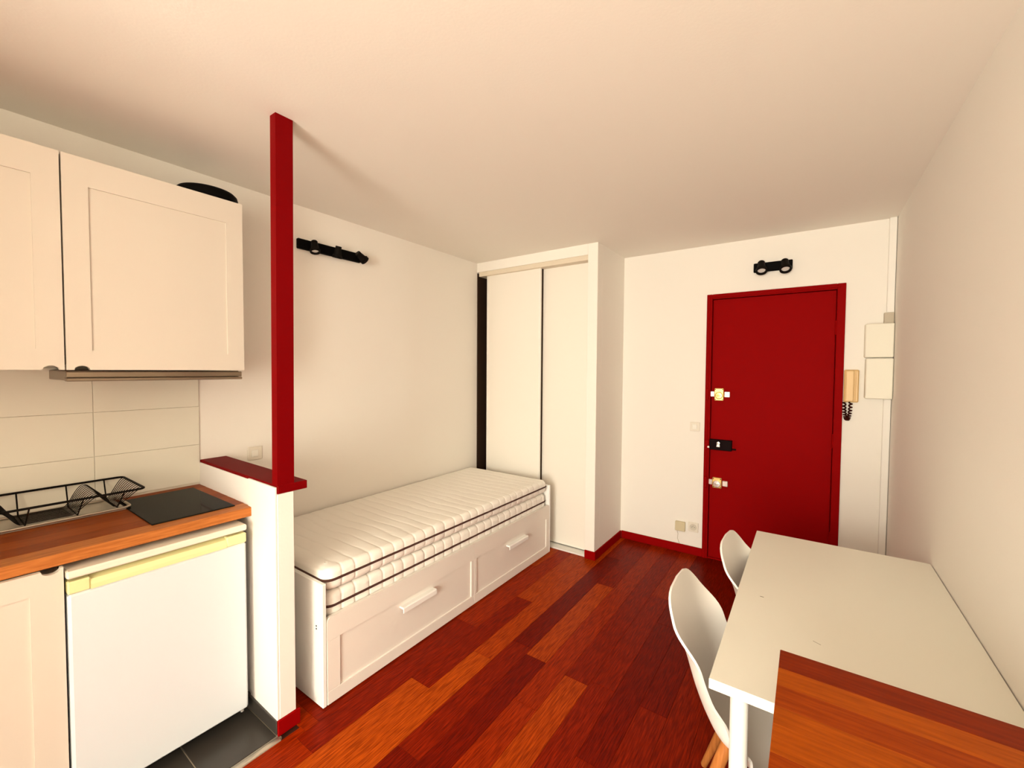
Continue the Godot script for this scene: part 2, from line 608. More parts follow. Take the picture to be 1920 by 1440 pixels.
func make_closet() -> void:
	org = Vector3.ZERO
	var st := mb()
	box(st, v3(-1.476, 0, Z_CLOSET - 0.1), v3(-1.39, Y_CEIL, Z_CLOSET), 0.002)
	box(st, v3(-1.46, 0, Z_DOOR), v3(-1.39, Y_CEIL, Z_CLOSET - 0.1))
	box(st, v3(X_LEFT, 2.47, Z_CLOSET - 0.1), v3(-1.476, Y_CEIL, Z_CLOSET))
	tag(put("wall_closet", st, "wall"), "white closet wall: post and lintel round the two sliding doors", "wall", "", "structure")
	var t := thing("trim_3", "pale sliding-door track across the top and foot of the closet", "track", v3(-2.05, 0, Z_CLOSET - 0.03), "", "structure")
	one_box("top_track", v3(X_LEFT + 0.02, 2.428, Z_CLOSET - 0.115), v3(-1.476, 2.47, Z_CLOSET - 0.004), "track", t, 0.002)
	one_box("floor_rail", v3(X_LEFT, 0.0, Z_CLOSET - 0.105), v3(-1.476, 0.014, Z_CLOSET - 0.006), "rail_white", t, 0.002)
	# dark sheets added inside to paint the shade seen through the door gap
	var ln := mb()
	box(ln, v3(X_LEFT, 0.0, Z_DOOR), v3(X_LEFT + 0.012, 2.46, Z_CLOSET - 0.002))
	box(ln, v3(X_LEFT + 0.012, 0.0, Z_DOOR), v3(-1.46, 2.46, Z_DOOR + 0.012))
	put("gap_shade", ln, "closet_shade", t)
	# door nearer the room, then the one behind it
	var spec := [["door_2", -2.535, -1.935, -0.03, "ivory sliding closet door beside the dark gap, in front of its neighbour"], ["door_3", -1.975, -1.478, -0.08, "ivory sliding closet door next to the closet's narrow white post"]]
	for s in spec:
		var zz: float = Z_CLOSET + s[3]
		var d := thing(s[0], s[4], "closet door", v3(s[1], 0.02, zz), "", "structure")
		one_box("panel", v3(s[1] + 0.018, 0.044, zz - 0.012), v3(s[2] - 0.018, 2.43, zz - 0.004), "closet_panel", d, 0.0)
		for x in [s[1], s[2] - 0.02]:
			one_box("profile", v3(x, 0.022, zz - 0.02), v3(x + 0.02, 2.43, zz), "closet_profile", d, 0.003)
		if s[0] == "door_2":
			one_box("gap_shade_strip", v3(s[2] - 0.012, 0.03, zz - 0.048), v3(s[2] - 0.002, 2.43, zz - 0.02), "closet_shade", d, 0.0)  # dark strip painting the shade between the two overlapping doors
		one_box("bottom_rail", v3(s[1] + 0.02, 0.022, zz - 0.018), v3(s[2] - 0.02, 0.045, zz - 0.004), "closet_panel", d, 0.002)
	org = Vector3.ZERO

func half_ring(a0: float, a1: float, n: int, r: float, cx: float, cy: float) -> PackedVector2Array:
	var p := PackedVector2Array()
	for i in n + 1:
		var a := lerpf(a0, a1, float(i) / n)
		p.append(Vector2(cx + cos(a) * r, cy + sin(a) * r))
	return p

func make_door() -> void:
	var d := thing("door_1", "dark red flat front door with three locks in a red frame", "door", v3(-0.25, 0, Z_DOOR), "", "structure")
	var st := mb()
	var z := Z_DOOR
	box(st, v3(-0.689, 0, z - 0.08), v3(-0.648, 2.157, z + 0.016), 0.003)
	box(st, v3(0.152, 0, z - 0.08), v3(0.2, 2.157, z + 0.016), 0.003)
	box(st, v3(-0.648, 2.118, z - 0.08), v3(0.152, 2.157, z + 0.016), 0.003)
	box(st, v3(-0.66, 0, z - 0.08), v3(-0.63, 2.13, z - 0.052), 0.002)
	box(st, v3(0.135, 0, z - 0.08), v3(0.165, 2.13, z - 0.052), 0.002)
	box(st, v3(-0.64, 2.1, z - 0.08), v3(0.14, 2.13, z - 0.052), 0.002)
	# stop moulding
	box(st, v3(-0.678, 0, z + 0.014), v3(-0.663, 2.14, z + 0.022), 0.003)
	box(st, v3(-0.663, 2.128, z + 0.014), v3(0.17, 2.142, z + 0.022), 0.003)
	put("frame", st, "red", d)
	one_box("leaf", v3(-0.645, 0.012, z - 0.05), v3(0.149, 2.115, z - 0.006), "red", d, 0.003)
	st = mb()
	for y in [0.35, 1.05, 1.85]:
		lathe(st, [Vector2(0, -0.05), Vector2(0.008, -0.05), Vector2(0.008, 0.05), Vector2(0, 0.05)], Transform3D(Basis(), v3(0.152, y, z + 0.002)), 10)
	put("hinge", st, "red", d)
	one_box("threshold", v3(-0.648, 0, z - 0.07), v3(0.152, 0.012, z + 0.004), "red", d, 0.002)
	# two round-knob bolts
	for k in 2:
		var y: float = [1.352, 0.634][k]
		var x: float = [-0.587, -0.588][k]
		var L := Node3D.new()
		L.name = "bolt_lock"
		d.add_child(L, true)
		L.set_meta("label", ["brass bolt lock with chrome slider, near eye height", "copper-toned bolt lock with chrome slider, near knee height"][k])
		var zf := z - 0.006
		var ph: float = [0.05, 0.043][k]
		one_box("plate", v3(x - 0.034, y - ph, zf), v3(x + 0.034, y + ph, zf + 0.012), "brass", L, 0.004)
		one_box("bolt", v3(x - 0.062, y - 0.018, zf), v3(x - 0.034, y + 0.024, zf + 0.014), "chrome", L, 0.002)
		one_box("slider", v3(x + 0.04, y - 0.02, zf), v3(x + 0.079, y + 0.024, zf + 0.018), "chrome", L, 0.003)
		st = mb()
		var xf := Transform3D(Basis(Vector3.RIGHT, Vector3.BACK, Vector3.DOWN), v3(x, y - 0.008, zf + 0.012))
		lathe(st, [Vector2(0.029, 0), Vector2(0.029, 0.006), Vector2(0.024, 0.01), Vector2(0.0, 0.011)], xf, 24)
		box(st, v3(x - 0.014, y - 0.011, zf + 0.022), v3(x + 0.014, y - 0.005, zf + 0.03), 0.002)
		put("knob", st, "brass" if k == 0 else "chrome", L)
		st = mb()
		for q in [[-1, 1], [1, 1], [-1, -1], [1, -1]]:
			lathe(st, [Vector2(0.004, 0), Vector2(0.004, 0.002), Vector2(0, 0.003)], Transform3D(xf.basis, v3(x + q[0] * 0.026, y + q[1] * (ph - 0.01), zf + 0.012)), 8)
		put("screw", st, "dark_brown", L)
		st = mb()
		box(st, v3(-0.684, y - 0.045, z + 0.014), v3(-0.657, y + 0.045, z + 0.034), 0.004)
		put("keep", st, "red", L)
	# black rim lock between them
	var R := Node3D.new()
	R.name = "rim_lock"
	R.set_meta("label", "black box-shaped rim lock with a small white key plate")
	d.add_child(R, true)
	var yb := 0.947
	one_box("case", v3(-0.646, yb - 0.042, z - 0.006), v3(-0.484, yb + 0.042, z + 0.03), "lock_black", R, 0.003)
	st = mb()
	var kx := Transform3D(Basis(Vector3.RIGHT, Vector3.BACK, Vector3.DOWN), v3(-0.58, yb + 0.004, z + 0.03))
	lathe(st, [Vector2(0.011, 0), Vector2(0.011, 0.008), Vector2(0, 0.009)], Transform3D(kx.basis, kx.origin + v3(0, 0.012, 0)), 16)
	prism(st, PackedVector2Array([Vector2(-0.012, -0.018), Vector2(0.012, -0.018), Vector2(0.008, 0.012), Vector2(-0.008, 0.012)]), Transform3D(Basis(), kx.origin), 0.006)
	put("key_plate", st, "chrome", R)
	one_box("latch_pull", v3(-0.484, yb - 0.034, z), v3(-0.455, yb - 0.022, z + 0.012), "lock_black", R, 0.003)
	st = mb()
	box(st, v3(-0.684, yb - 0.04, z + 0.014), v3(-0.648, yb + 0.035, z + 0.034), 0.004)
	put("keep", st, "red", R)
	one_box("latch", v3(-0.66, yb - 0.03, z + 0.02), v3(-0.645, yb - 0.014, z + 0.036), "chrome", R, 0.002)
	org = Vector3.ZERO

# ------------------------------------------------------------------ kitchen
# a shaker door facing +x, with a half-moon finger notch in its top or bottom edge
func shaker_door(parent: Node3D, x: float, y0: float, y1: float, z0: float, z1: float, stile: float, rail_lo: float, rail_hi: float, notch_z: float, notch_top: bool) -> void:
	var st := mb()
	var th := 0.02
	box(st, v3(x - th, y0 + rail_lo, z0), v3(x, y1 - rail_hi, z0 + stile), 0.0)
	box(st, v3(x - th, y0 + rail_lo, z1 - stile), v3(x, y1 - rail_hi, z1), 0.0)
	# local x = -z world, local y = y, local z = x
	var za := z0
	var zb := z1
	# polygons in (z, y), extruded along x
	var xf := Transform3D(Basis(Vector3.BACK, Vector3.UP, Vector3.LEFT), v3(x, 0, 0))
	var rails := [[y0, y0 + rail_lo, not notch_top], [y1 - rail_hi, y1, notch_top]]
	var inside := notch_z > za + 0.024 and notch_z < zb - 0.024
	for r in rails:
		var poly := PackedVector2Array()
		if r[2] and inside:
			if notch_top:
				poly.append(Vector2(za, r[0]))
				poly.append(Vector2(zb, r[0]))
				poly.append(Vector2(zb, r[1]))
				for i in 9:
					var a := PI * i / 8.0
					poly.append(Vector2(notch_z + cos(a) * 0.022, r[1] - sin(a) * 0.016))
				poly.append(Vector2(za, r[1]))
			else:
				poly.append(Vector2(za, r[1]))
				poly.append(Vector2(za, r[0]))
				for i in 9:
					var a := PI * (8 - i) / 8.0
					poly.append(Vector2(notch_z + cos(a) * 0.022, r[0] + sin(a) * 0.016))
				poly.append(Vector2(zb, r[0]))
				poly.append(Vector2(zb, r[1]))
		else:
			poly = PackedVector2Array([Vector2(za, r[0]), Vector2(zb, r[0]), Vector2(zb, r[1]), Vector2(za, r[1])])
		prism(st, poly, xf, th)
	var door := put("door", st, "cabinet", parent)
	var ps := mb()
	box(ps, v3(x - 0.014, y0 + rail_lo - 0.004, z0 + stile - 0.004), v3(x - 0.006, y1 - rail_hi + 0.004, z1 - stile + 0.004), 0.0)
	put("panel", ps, "cabinet", door)

func carcass(parent: Node3D, x0: float, x1: float, y0: float, y1: float, z0: float, z1: float) -> void:
	var st := mb()
	var t := 0.018
	box(st, v3(x0, y0, z0), v3(x1, y1, z0 + t), 0.001)
	box(st, v3(x0, y0, z1 - t), v3(x1, y1, z1), 0.001)
	box(st, v3(x0, y0, z0 + t), v3(x1, y0 + t, z1 - t), 0.001)
	box(st, v3(x0, y1 - t, z0 + t), v3(x1, y1, z1 - t), 0.001)
	box(st, v3(x0, y0 + t, z0 + t), v3(x0 + 0.008, y1 - t, z1 - t))
	put("body", st, "cabinet", parent)

func make_kitchen() -> void:
	var xw := X_LEFT
	# wall tiles behind the worktop
	var ts := thing("backsplash", "cream wall tiles between the worktop and the wall cabinets", "tiling", v3(xw, 0.925, -0.4), "", "structure")
	one_box("grout", v3(xw, 0.925, -0.8815), v3(xw + 0.004, 1.545, 0.949), "grout_light", ts, 0)
	for iy in 3:
		for iz in 5:
			var z0 := -0.8815 + 0.4025 * iz
			var y0 := 0.938 + 0.2 * iy
			one_box("tile", v3(xw + 0.001, y0 + 0.0007, maxf(z0 + 0.0006, -0.8815)), v3(xw + 0.009, y0 + 0.1993, minf(z0 + 0.4019, 0.948)), "wall_tile", ts, 0.001)
	# worktop: long staves side by side
	var wt := thing("worktop", "orange-brown wooden kitchen worktop with the black hob let in", "worktop", v3(-2.3, 0.885, -0.1))
	var nst := 7
	for i in nst:
		var x0 := xw + 0.625 * i / nst
		var x1 := xw + 0.625 * (i + 1) / nst
		var st := mb()
		var zend := -0.866 - maxf(0.0, -1.788 - x1) * 0.0166
		box(st, v3(x0, 0.887, zend), v3(x1, 0.927, 0.945), 0.0025 if i == nst - 1 else 0.0004)
		put("stave", st, "stave%d" % [1, 0, 0, 1, 0, 1, 2][i], wt)
	# hob
	var hb := thing("hob", "black glass hob let into the wooden worktop", "hob", v3(-2.3, 0.927, -0.69))
	one_box("glass_top", v3(-2.555, 0.927, -0.828), v3(-2.075, 0.932, -0.535), "hob", hb, 0.002)
	# two wall cabinets
	var labs := ["white wall cabinet with the steel extractor hood underneath", "white wall cabinet above the dish rack, with no hood underneath"]
	for k in 2:
		var z0: float = [-0.947, -0.3385][k]
		var z1: float = [-0.3435, 0.262][k]
		var c := thing("wall_cabinet", labs[k], "cabinet", v3(xw, 1.53, (z0 + z1) * 0.5), "white wall cabinets")
		carcass(c, xw + 0.001, -2.272, 1.548, 2.324, z0, z1)
		shaker_door(c, -2.25, 1.53, 2.325, z0, z1, 0.07, 0.075, 0.105, (z1 - 0.042) if k == 0 else (z0 + 0.034), false)
	# hood
	var h := thing("range_hood", "slim pull-out steel extractor hood below the wall cabinet", "extractor hood", v3(-2.45, 1.487, -0.645))
	one_box("housing", v3(xw + 0.002, 1.489, -0.942), v3(-2.3, 1.527, -0.348), "hood_steel", h, 0.002)
	var st3 := mb()
	box(st3, v3(-2.3, 1.487, -0.942), v3(-2.262, 1.499, -0.344), 0.002)
	box(st3, v3(-2.3, 1.501, -0.942), v3(-2.266, 1.523, -0.344), 0.002)
	put("drawer_front", st3, "hood_steel", h)
	# black bowl on top
	org = v3(-2.39, 2.325, -0.852)
	var bs := mb()
	lathe(bs, [Vector2(0.126, 0.0), Vector2(0.126, 0.035), Vector2(0.123, 0.047), Vector2(0.114, 0.056), Vector2(0.092, 0.062), Vector2(0.06, 0.066), Vector2(0, 0.067)], Transform3D(Basis(), org), 48, true)
	lathe(bs, [Vector2(0.0, 0.0), Vector2(0.126, 0.0)], Transform3D(Basis(), org), 48)
	tag(put("bowl", bs, "black"), "black round upturned bowl on top of the wall cabinet", "bowl")
	# base cabinet
	var bc := thing("base_cabinet", "white panelled base cabinet under the worktop, next to the small fridge", "cabinet", v3(-2.3, 0, 0))
	carcass(bc, xw + 0.002, -2.012, 0.12, 0.858, -0.282, 0.315)
	shaker_door(bc, -1.99, 0.125, 0.884, -0.283, 0.315, 0.075, 0.085, 0.07, -0.255, true)
	one_box("plinth", v3(xw + 0.002, 0.002, -0.28), v3(-2.06, 0.12, 0.315), "cabinet", bc, 0.001)
	make_fridge()

func make_fridge() -> void:
	var z0 := -0.829
	var z1 := -0.289
	var fx := -1.975
	var f := thing("fridge", "small white under-counter fridge with a pale yellow handle strip", "fridge", v3(-2.25, 0, -0.56))
	one_box("body", v3(-2.55, 0.05, z0 + 0.004), v3(fx - 0.055, 0.84, z1 - 0.004), "fridge", f, 0.004)
	one_box("door", v3(fx - 0.05, 0.056, z0), v3(fx, 0.79, z1), "fridge", f, 0.008)
	one_box("top", v3(-2.56, 0.842, z0 - 0.002), v3(fx + 0.004, 0.868, z1 + 0.002), "cream", f, 0.005)
	# handle strip: full ends, a scooped middle
	var st := mb()
	box(st, v3(fx - 0.05, 0.79, z0), v3(fx + 0.001, 0.832, z0 + 0.075), 0.004)
	box(st, v3(fx - 0.05, 0.79, z1 - 0.055), v3(fx + 0.001, 0.832, z1), 0.004)
	var prof := PackedVector2Array([Vector2(fx - 0.05, 0.79), Vector2(fx + 0.001, 0.79), Vector2(fx + 0.001, 0.806), Vector2(fx - 0.006, 0.822), Vector2(fx - 0.03, 0.83), Vector2(fx - 0.05, 0.83)])
	prism(st, prof, Transform3D(Basis(), v3(0, 0, z0 + 0.075)), (z1 - 0.055) - (z0 + 0.075))
	put("handle_strip", st, "fridge_trim", f)
	for z in [z0 + 0.05, z1 - 0.05]:
		for x in [fx - 0.2, -2.5]:
			st = mb()
			lathe(st, [Vector2(0.018, 0), Vector2(0.018, 0.02), Vector2(0.01, 0.025), Vector2(0.01, 0.05)], Transform3D(Basis(), v3(x, 0.002, z)), 14)
			put("foot", st, "white_plastic", f)
	one_box("kick_plate", v3(fx - 0.085, 0.006, z0 + 0.01), v3(fx - 0.07, 0.05, z1 - 0.01), "black_soft", f, 0.001)
	st = mb()
	lathe(st, [Vector2(0.007, 0), Vector2(0.007, 0.008), Vector2(0, 0.008)], Transform3D(Basis(), v3(fx - 0.012, 0.047, z0 + 0.022)), 10)
	put("hinge_pin", st, "chrome", f)
	org = Vector3.ZERO

# wire rack standing on a steel drip tray
func make_rack() -> void:
	var tr := thing("drip_tray", "grey steel draining tray on the worktop under the black wire rack", "tray", v3(-2.48, 0.927, 0.1))
	var st := mb()
	box(st, v3(-2.6, 0.928, -0.535), v3(-2.402, 0.934, 0.85), 0.001)
	put("base", st, "steel_tray", tr)
	var loop := []
	var rr := 0.03
	var cor := [[-2.6, -0.55, PI, 1.5 * PI], [-2.395, -0.55, 1.5 * PI, TAU], [-2.395, 0.85, 0.0, 0.5 * PI], [-2.6, 0.85, 0.5 * PI, PI]]
	for q in cor:
		var cx: float = q[0] + (rr if q[0] < -2.5 else -rr)
		var cz: float = q[1] + (rr if q[1] < 0.0 else -rr)
		for i in 7:
			var a := lerpf(q[2], q[3], i / 6.0)
			loop.append(v3(cx + cos(a) * rr, 0.939, cz + sin(a) * rr))
	st = mb()
	tube(st, loop, 0.0055, 8, true)
	put("rim", st, "steel", tr)
	var r := thing("dish_rack", "long black wire dish rack on the draining tray", "dish rack", v3(-2.45, 0.94, -0.2))
	var yt := 1.032
	var yb := 0.948
	var xb := -2.605
	var xf := -2.285
	var z_end := -0.57
	var z_far := 0.12
	st = mb()
	loop = []
	rr = 0.02
	for q in [[xb, z_end, PI, 1.5 * PI], [xf, z_end, 1.5 * PI, TAU], [xf, z_far, 0.0, 0.5 * PI], [xb, z_far, 0.5 * PI, PI]]:
		var cx: float = q[0] + (rr if q[0] < -2.5 else -rr)
		var cz: float = q[1] + (rr if q[1] < -0.3 else -rr)
		for i in 6:
			var a := lerpf(q[2], q[3], i / 5.0)
			loop.append(v3(cx + cos(a) * rr, yt, cz + sin(a) * rr))
	tube(st, loop, 0.0045, 8, true)
	put("top_rail", st, "black_soft", r)
	# lengthwise wires with their waves
	var hump := func(z: float) -> float:
		if z < -0.50: return lerpf(yt, yb, smoothstep(0.0, 1.0, clampf((z - z_end) / 0.075, 0.0, 1.0)))
		if z < -0.37: return yb + (yt - 0.004 - yb) * pow(0.5 - 0.5 * cos(TAU * (z + 0.50) / 0.13), 0.8)
		if z < -0.235: return yb
		if z < -0.105: return yb + (yt - 0.004 - yb) * pow(0.5 - 0.5 * cos(TAU * (z + 0.235) / 0.13), 0.8)
		if z < 0.04: return yb
		return lerpf(yb, yt, smoothstep(0.0, 1.0, clampf((z - 0.04) / 0.08, 0.0, 1.0)))
	for k in 12:
		var fr := k / 11.0
		var x_low := lerpf(-2.565, -2.405, fr)
		var x_top := lerpf(-2.585, -2.305, fr)
		var pts := []
		var n := 90
		for i in n + 1:
			var z := lerpf(z_end + 0.001, z_far - 0.001, float(i) / n)
			var y: float = hump.call(z)
			pts.append(v3(lerpf(x_low, x_top, (y - yb) / (yt - yb)), y, z))
		st = mb()
		tube(st, pts, 0.0016, 5)
		put("wire", st, "black_soft", r)
	for z in [-0.505, -0.385, -0.245, -0.115, 0.03]:
		st = mb()
		tube(st, [v3(xb, yt, z), v3(-2.57, yb - 0.003, z), v3(-2.4, yb - 0.003, z), v3(xf, yt, z)], 0.0025, 6)
		put("cross_wire", st, "black_soft", r)
	org = Vector3.ZERO

# ------------------------------------------------------------------ daybed
func make_bed() -> void:
	var X := -1.757
	var xb := -2.622
	var zn := -1.045
	var zf := -3.095
	var b := thing("daybed", "white daybed with two drawers, against the wall beside the closet", "daybed", v3(-2.19, 0, -2.07))
	# end panels
	for k in 2:
		var z0: float = [zn - 0.02, zf][k]
		var st := mb()
		box(st, v3(xb, 0.004, z0), v3(X - 0.001, 0.572, z0 + 0.02), 0.003)
		# framed outer face: stiles and rails a little proud
		var out: float = [zn - 0.0005, zf - 0.0005][k]
		put("end_panel", st, "bed_bright", b)
	# back board
	one_box("back_board", v3(xb, 0.02, zf + 0.02), v3(xb + 0.018, 0.56, zn - 0.02), "bed_white", b, 0.002)
	one_box("slat_base", v3(xb + 0.018, 0.33, zf + 0.02), v3(X - 0.03, 0.375, zn - 0.02), "bed_white", b, 0.002)
	# front rail with the rounded corners
	var zs := zf + 0.02
	var ze := zn - 0.021
	# drawers
	var mid := -2.098
	for k in 2:
		var z0: float = [zs + 0.002, mid + 0.001][k]
		var z1: float = [mid - 0.001, ze - 0.001][k]
		var p0: float = [-3.027, -2.07][k]
		var p1: float = [-2.125, -1.132][k]
		var y0 := 0.006
		var y1 := 0.409
		var d := Node3D.new()
		d.name = "drawer"
		b.add_child(d, true)
		var st := mb()
		var th := 0.02
		# top rail, its outer corner rounded
		var xf := Transform3D(Basis(Vector3.BACK, Vector3.UP, Vector3.LEFT), v3(X, 0, 0))
		var poly := PackedVector2Array([Vector2(z0, 0.302), Vector2(z1, 0.302)])
		var rc := 0.022
		if k == 1:
			for i in 6:
				var a := 0.5 * PI * i / 5.0
				poly.append(Vector2(z1 - rc + cos(a) * rc, y1 - rc + sin(a) * rc))
			poly.append(Vector2(z0, y1))
		else:
			poly.append(Vector2(z1, y1))
			for i in 6:
				var a := 0.5 * PI + 0.5 * PI * i / 5.0
				poly.append(Vector2(z0 + rc + cos(a) * rc, y1 - rc + sin(a) * rc))
		prism(st, poly, xf, th)
		box(st, v3(X - th, y0, z0), v3(X, 0.066, z1), 0.0015)
		box(st, v3(X - th, 0.0665, z0), v3(X, 0.3015, p0), 0.0012)
		box(st, v3(X - th, 0.0665, p1), v3(X, 0.3015, z1), 0.0012)
		put("front", st, "bed_white", d)
		one_box("panel", v3(X - 0.016, 0.06, p0 - 0.004), v3(X - 0.008, 0.306, p1 + 0.004), "bed_white", d, 0.0)
		st = mb()
		var hz: float = [-2.59, -1.612][k]
		var hp := PackedVector2Array([Vector2(0.0, 0.274), Vector2(0.03, 0.276), Vector2(0.034, 0.27), Vector2(0.034, 0.246), Vector2(0.029, 0.244), Vector2(0.027, 0.264), Vector2(0.0, 0.265)])
		prism(st, hp, Transform3D(Basis(), v3(X - 0.009, -0.004, hz - 0.122)), 0.244)
		put("handle", st, "bed_bright", d)  # window light caught by the handles is put into a paler white
		one_box("tray", v3(xb + 0.06, 0.02, z0 + 0.02), v3(X - th, 0.25, z1 - 0.02), "bed_white", d, 0.001)
	var sc := mb()
	for y in [0.358, 0.371]:
		lathe(sc, [Vector2(0.004, -0.0005), Vector2(0.004, 0.001), Vector2(0, 0.001)], Transform3D(Basis(Vector3.RIGHT, Vector3.BACK, Vector3.DOWN), v3(-1.807, y, zn)), 10)
	put("screw", sc, "black", b)
	make_mattress("thin cream quilted mattress with brown piping, on top of another mattress", 0.513, 0.108, -2.615, -1.772, -3.068, -1.072, 3)
	make_mattress("thin cream quilted mattress with brown piping, underneath the other on the daybed", 0.377, 0.131, -2.602, -1.780, -3.066, -1.074, 8)

func make_mattress(label: String, y0: float, hgt: float, x0: float, x1: float, z0: float, z1: float, sd: int) -> void:
	var m := thing("mattress", label, "mattress", v3((x0 + x1) * 0.5, y0, (z0 + z1) * 0.5), "quilted mattresses on the daybed")
	var n := FastNoiseLite.new()
	n.seed = sd
	n.frequency = 2.2
	# closed ring: rounded rectangle in (x, y); then swept along z with quilting grooves
	var ring := []
	var rn := []
	var r := 0.034
	var cx := (x0 + x1) * 0.5
	var cy := y0 + hgt * 0.5
	var hx := (x1 - x0) * 0.5
	var hy := hgt * 0.5
	for q in [[1, 1, 0.0], [-1, 1, 0.5 * PI], [-1, -1, PI], [1, -1, 1.5 * PI]]:
		for i in 7:
			var a: float = q[2] + 0.5 * PI * i / 6.0
			ring.append(Vector2(q[0] * (hx - r) + cos(a) * r, q[1] * (hy - r) + sin(a) * r))
			rn.append(Vector2(cos(a), sin(a)))
		var steps: int = 12 if q[2] == 0.0 or q[2] == PI else 3
		for i in range(1, steps):
			var f := float(i) / steps
			if q[2] == 0.0: ring.append(Vector2(lerpf(hx - r, -(hx - r), f), hy)); rn.append(Vector2(0, 1))
			elif q[2] == PI: ring.append(Vector2(lerpf(-(hx - r), hx - r, f), -hy)); rn.append(Vector2(0, -1))
			elif q[2] < PI: ring.append(Vector2(-hx, lerpf(hy - r, -(hy - r), f))); rn.append(Vector2(-1, 0))
			else: ring.append(Vector2(hx, lerpf(-(hy - r), hy - r, f))); rn.append(Vector2(1, 0))
	var cnt := ring.size()
	var L := z1 - z0
	var zs := []
	var er := 0.05
	for i in 8: zs.append(z0 + er * (1.0 - cos(0.5 * PI * i / 8.0)))
	var nz := 420
	for i in nz + 1: zs.append(lerpf(z0 + er, z1 - er, float(i) / nz))
	for i in range(7, -1, -1): zs.append(z1 - er * (1.0 - cos(0.5 * PI * i / 8.0)))
	var rows := []
	for z in zs:
		var e := 1.0
		var din := maxf(z0 + er - z, z - (z1 - er))
		if din > 0.0:
			e = sqrt(maxf(0.0, 1.0 - pow(din / er, 2.0)))
		var inset := (1.0 - e) * er
		var row := []
		for j in cnt:
			var p: Vector2 = ring[j]
			var q := Vector2(signf(p.x) * maxf(absf(p.x) - inset, 0.001), signf(p.y) * maxf(absf(p.y) - inset * 0.45, 0.001))
			# quilting: channels about 6.6 cm apart that wander a little
			var wob := n.get_noise_2d(p.x * 1.1 + 3.0, z * 1.1) * 0.03
			var ph := fposmod((z + wob) / 0.077, 1.0)
			var dd := minf(ph, 1.0 - ph) * 0.077
			var g := 0.003 * exp(-pow(dd / 0.0042, 2.0)) + 0.0011 * exp(-pow(dd / 0.016, 2.0))
			# the side is only lightly stitched near the seam
			var soft := n.get_noise_2d(p.x * 2.0, z * 3.0 + 9.0) * 0.002
			q -= rn[j] * (g - soft)
			row.append(v3(cx + q.x, cy + q.y, z))
		rows.append(row)
	var st := mb()
	var R := rows.size()
	var N := []
	for i in R:
		var nr := []
		for j in cnt:
			var du: Vector3 = rows[mini(i + 1, R - 1)][j] - rows[maxi(i - 1, 0)][j]
			var dv: Vector3 = rows[i][(j + 1) % cnt] - rows[i][(j - 1 + cnt) % cnt]
			var nn := du.cross(dv).normalized()
			var o: Vector3 = rows[i][j] - v3(cx, cy, clampf(rows[i][j].z, z0 + 0.1, z1 - 0.1))
			if nn.dot(o) < 0: nn = -nn
			nr.append(nn)
		N.append(nr)
	for i in R - 1:
		for j in cnt:
			var k := (j + 1) % cnt
			stri(st, [rows[i][j], rows[i][k], rows[i + 1][k]], [N[i][j], N[i][k], N[i + 1][k]])
			stri(st, [rows[i][j], rows[i + 1][k], rows[i + 1][j]], [N[i][j], N[i + 1][k], N[i + 1][j]])
	for e in [0, R - 1]:
		var c := v3(cx, cy, zs[e])
		for j in cnt:
			tri(st, c, rows[e][j], rows[e][(j + 1) % cnt], v3(0, 0, -1 if e == 0 else 1))
	put("cover", st, "mattress", m)
	# brown piping round the middle of the sides
	var loop := []
	var rr := 0.045
	for q in [[x0, z0, PI, 1.5 * PI], [x1, z0, 1.5 * PI, TAU], [x1, z1, 0.0, 0.5 * PI], [x0, z1, 0.5 * PI, PI]]:
		var ccx: float = q[0] + (rr if q[0] < cx else -rr)
		var ccz: float = q[1] + (rr if q[1] < (z0 + z1) * 0.5 else -rr)
		for i in 6:
			var a := lerpf(q[2], q[3], i / 5.0)
			loop.append(v3(ccx + cos(a) * rr, cy + 0.001, ccz + sin(a) * rr))
	st = mb()
	tube(st, loop, 0.006, 8, true)
	put("piping", st, "piping", m)
	if sd == 3:
		st = mb()
		lathe(st, [Vector2(0.01, -0.003), Vector2(0.01, 0.0015), Vector2(0.008, 0.0025), Vector2(0.006, 0.0008), Vector2(0, 0.0006)], Transform3D(Basis(), v3(-1.852, y0 + hgt - 0.001, -1.122)), 20)
		put("button", st, "mattress", m)
	org = Vector3.ZERO

# ------------------------------------------------------------------ table, counter, chairs
func make_table() -> void:
	var t := thing("table", "white rectangular table against the plain wall, two white chairs tucked in", "table", v3(0.12, 0, -1.87))
	var x0 := -0.2
	var x1 := X_RIGHT - 0.004
	var z1 := -1.22
	var z0 := -2.515
	var st := mb()
	box(st, v3(x0, 0.687, z0), v3(x1, 0.7135, z1), 0.001)
	put("edge_band", st, "table_edge", t)
	one_box("tabletop", v3(x0 + 0.001, 0.7135, z0 + 0.001), v3(x1, 0.715, z1 - 0.001), "table_white", t, 0.0004)
	for x in [x0 + 0.068, x1 - 0.068]:
		for z in [z1 - 0.055, z0 + 0.055]:
			st = mb()
			lathe(st, [Vector2(0, 0.0), Vector2(0.02, 0.0), Vector2(0.0225, 0.004), Vector2(0.0225, 0.68), Vector2(0.045, 0.682), Vector2(0.045, 0.687), Vector2(0, 0.687)], Transform3D(Basis(), v3(x, 0.0, z)), 28)
			put("leg", st, "leg_white", t)
	st = mb()
	box(st, v3(-0.126, 0.7149, -1.7815), v3(-0.114, 0.7154, -1.779), 0)
	put("scratch", st, "scratch", t)
	st = mb()
	box(st, v3(0.03, 0.7149, -1.5725), v3(0.052, 0.7153, -1.5715), 0, Transform3D(Basis(Vector3.UP, -0.5), v3(0.041, 0, -1.572)) * Transform3D(Basis(), v3(-0.041, 0, 1.572)))
	put("scratch", st, "scratch", t)
	org = Vector3.ZERO

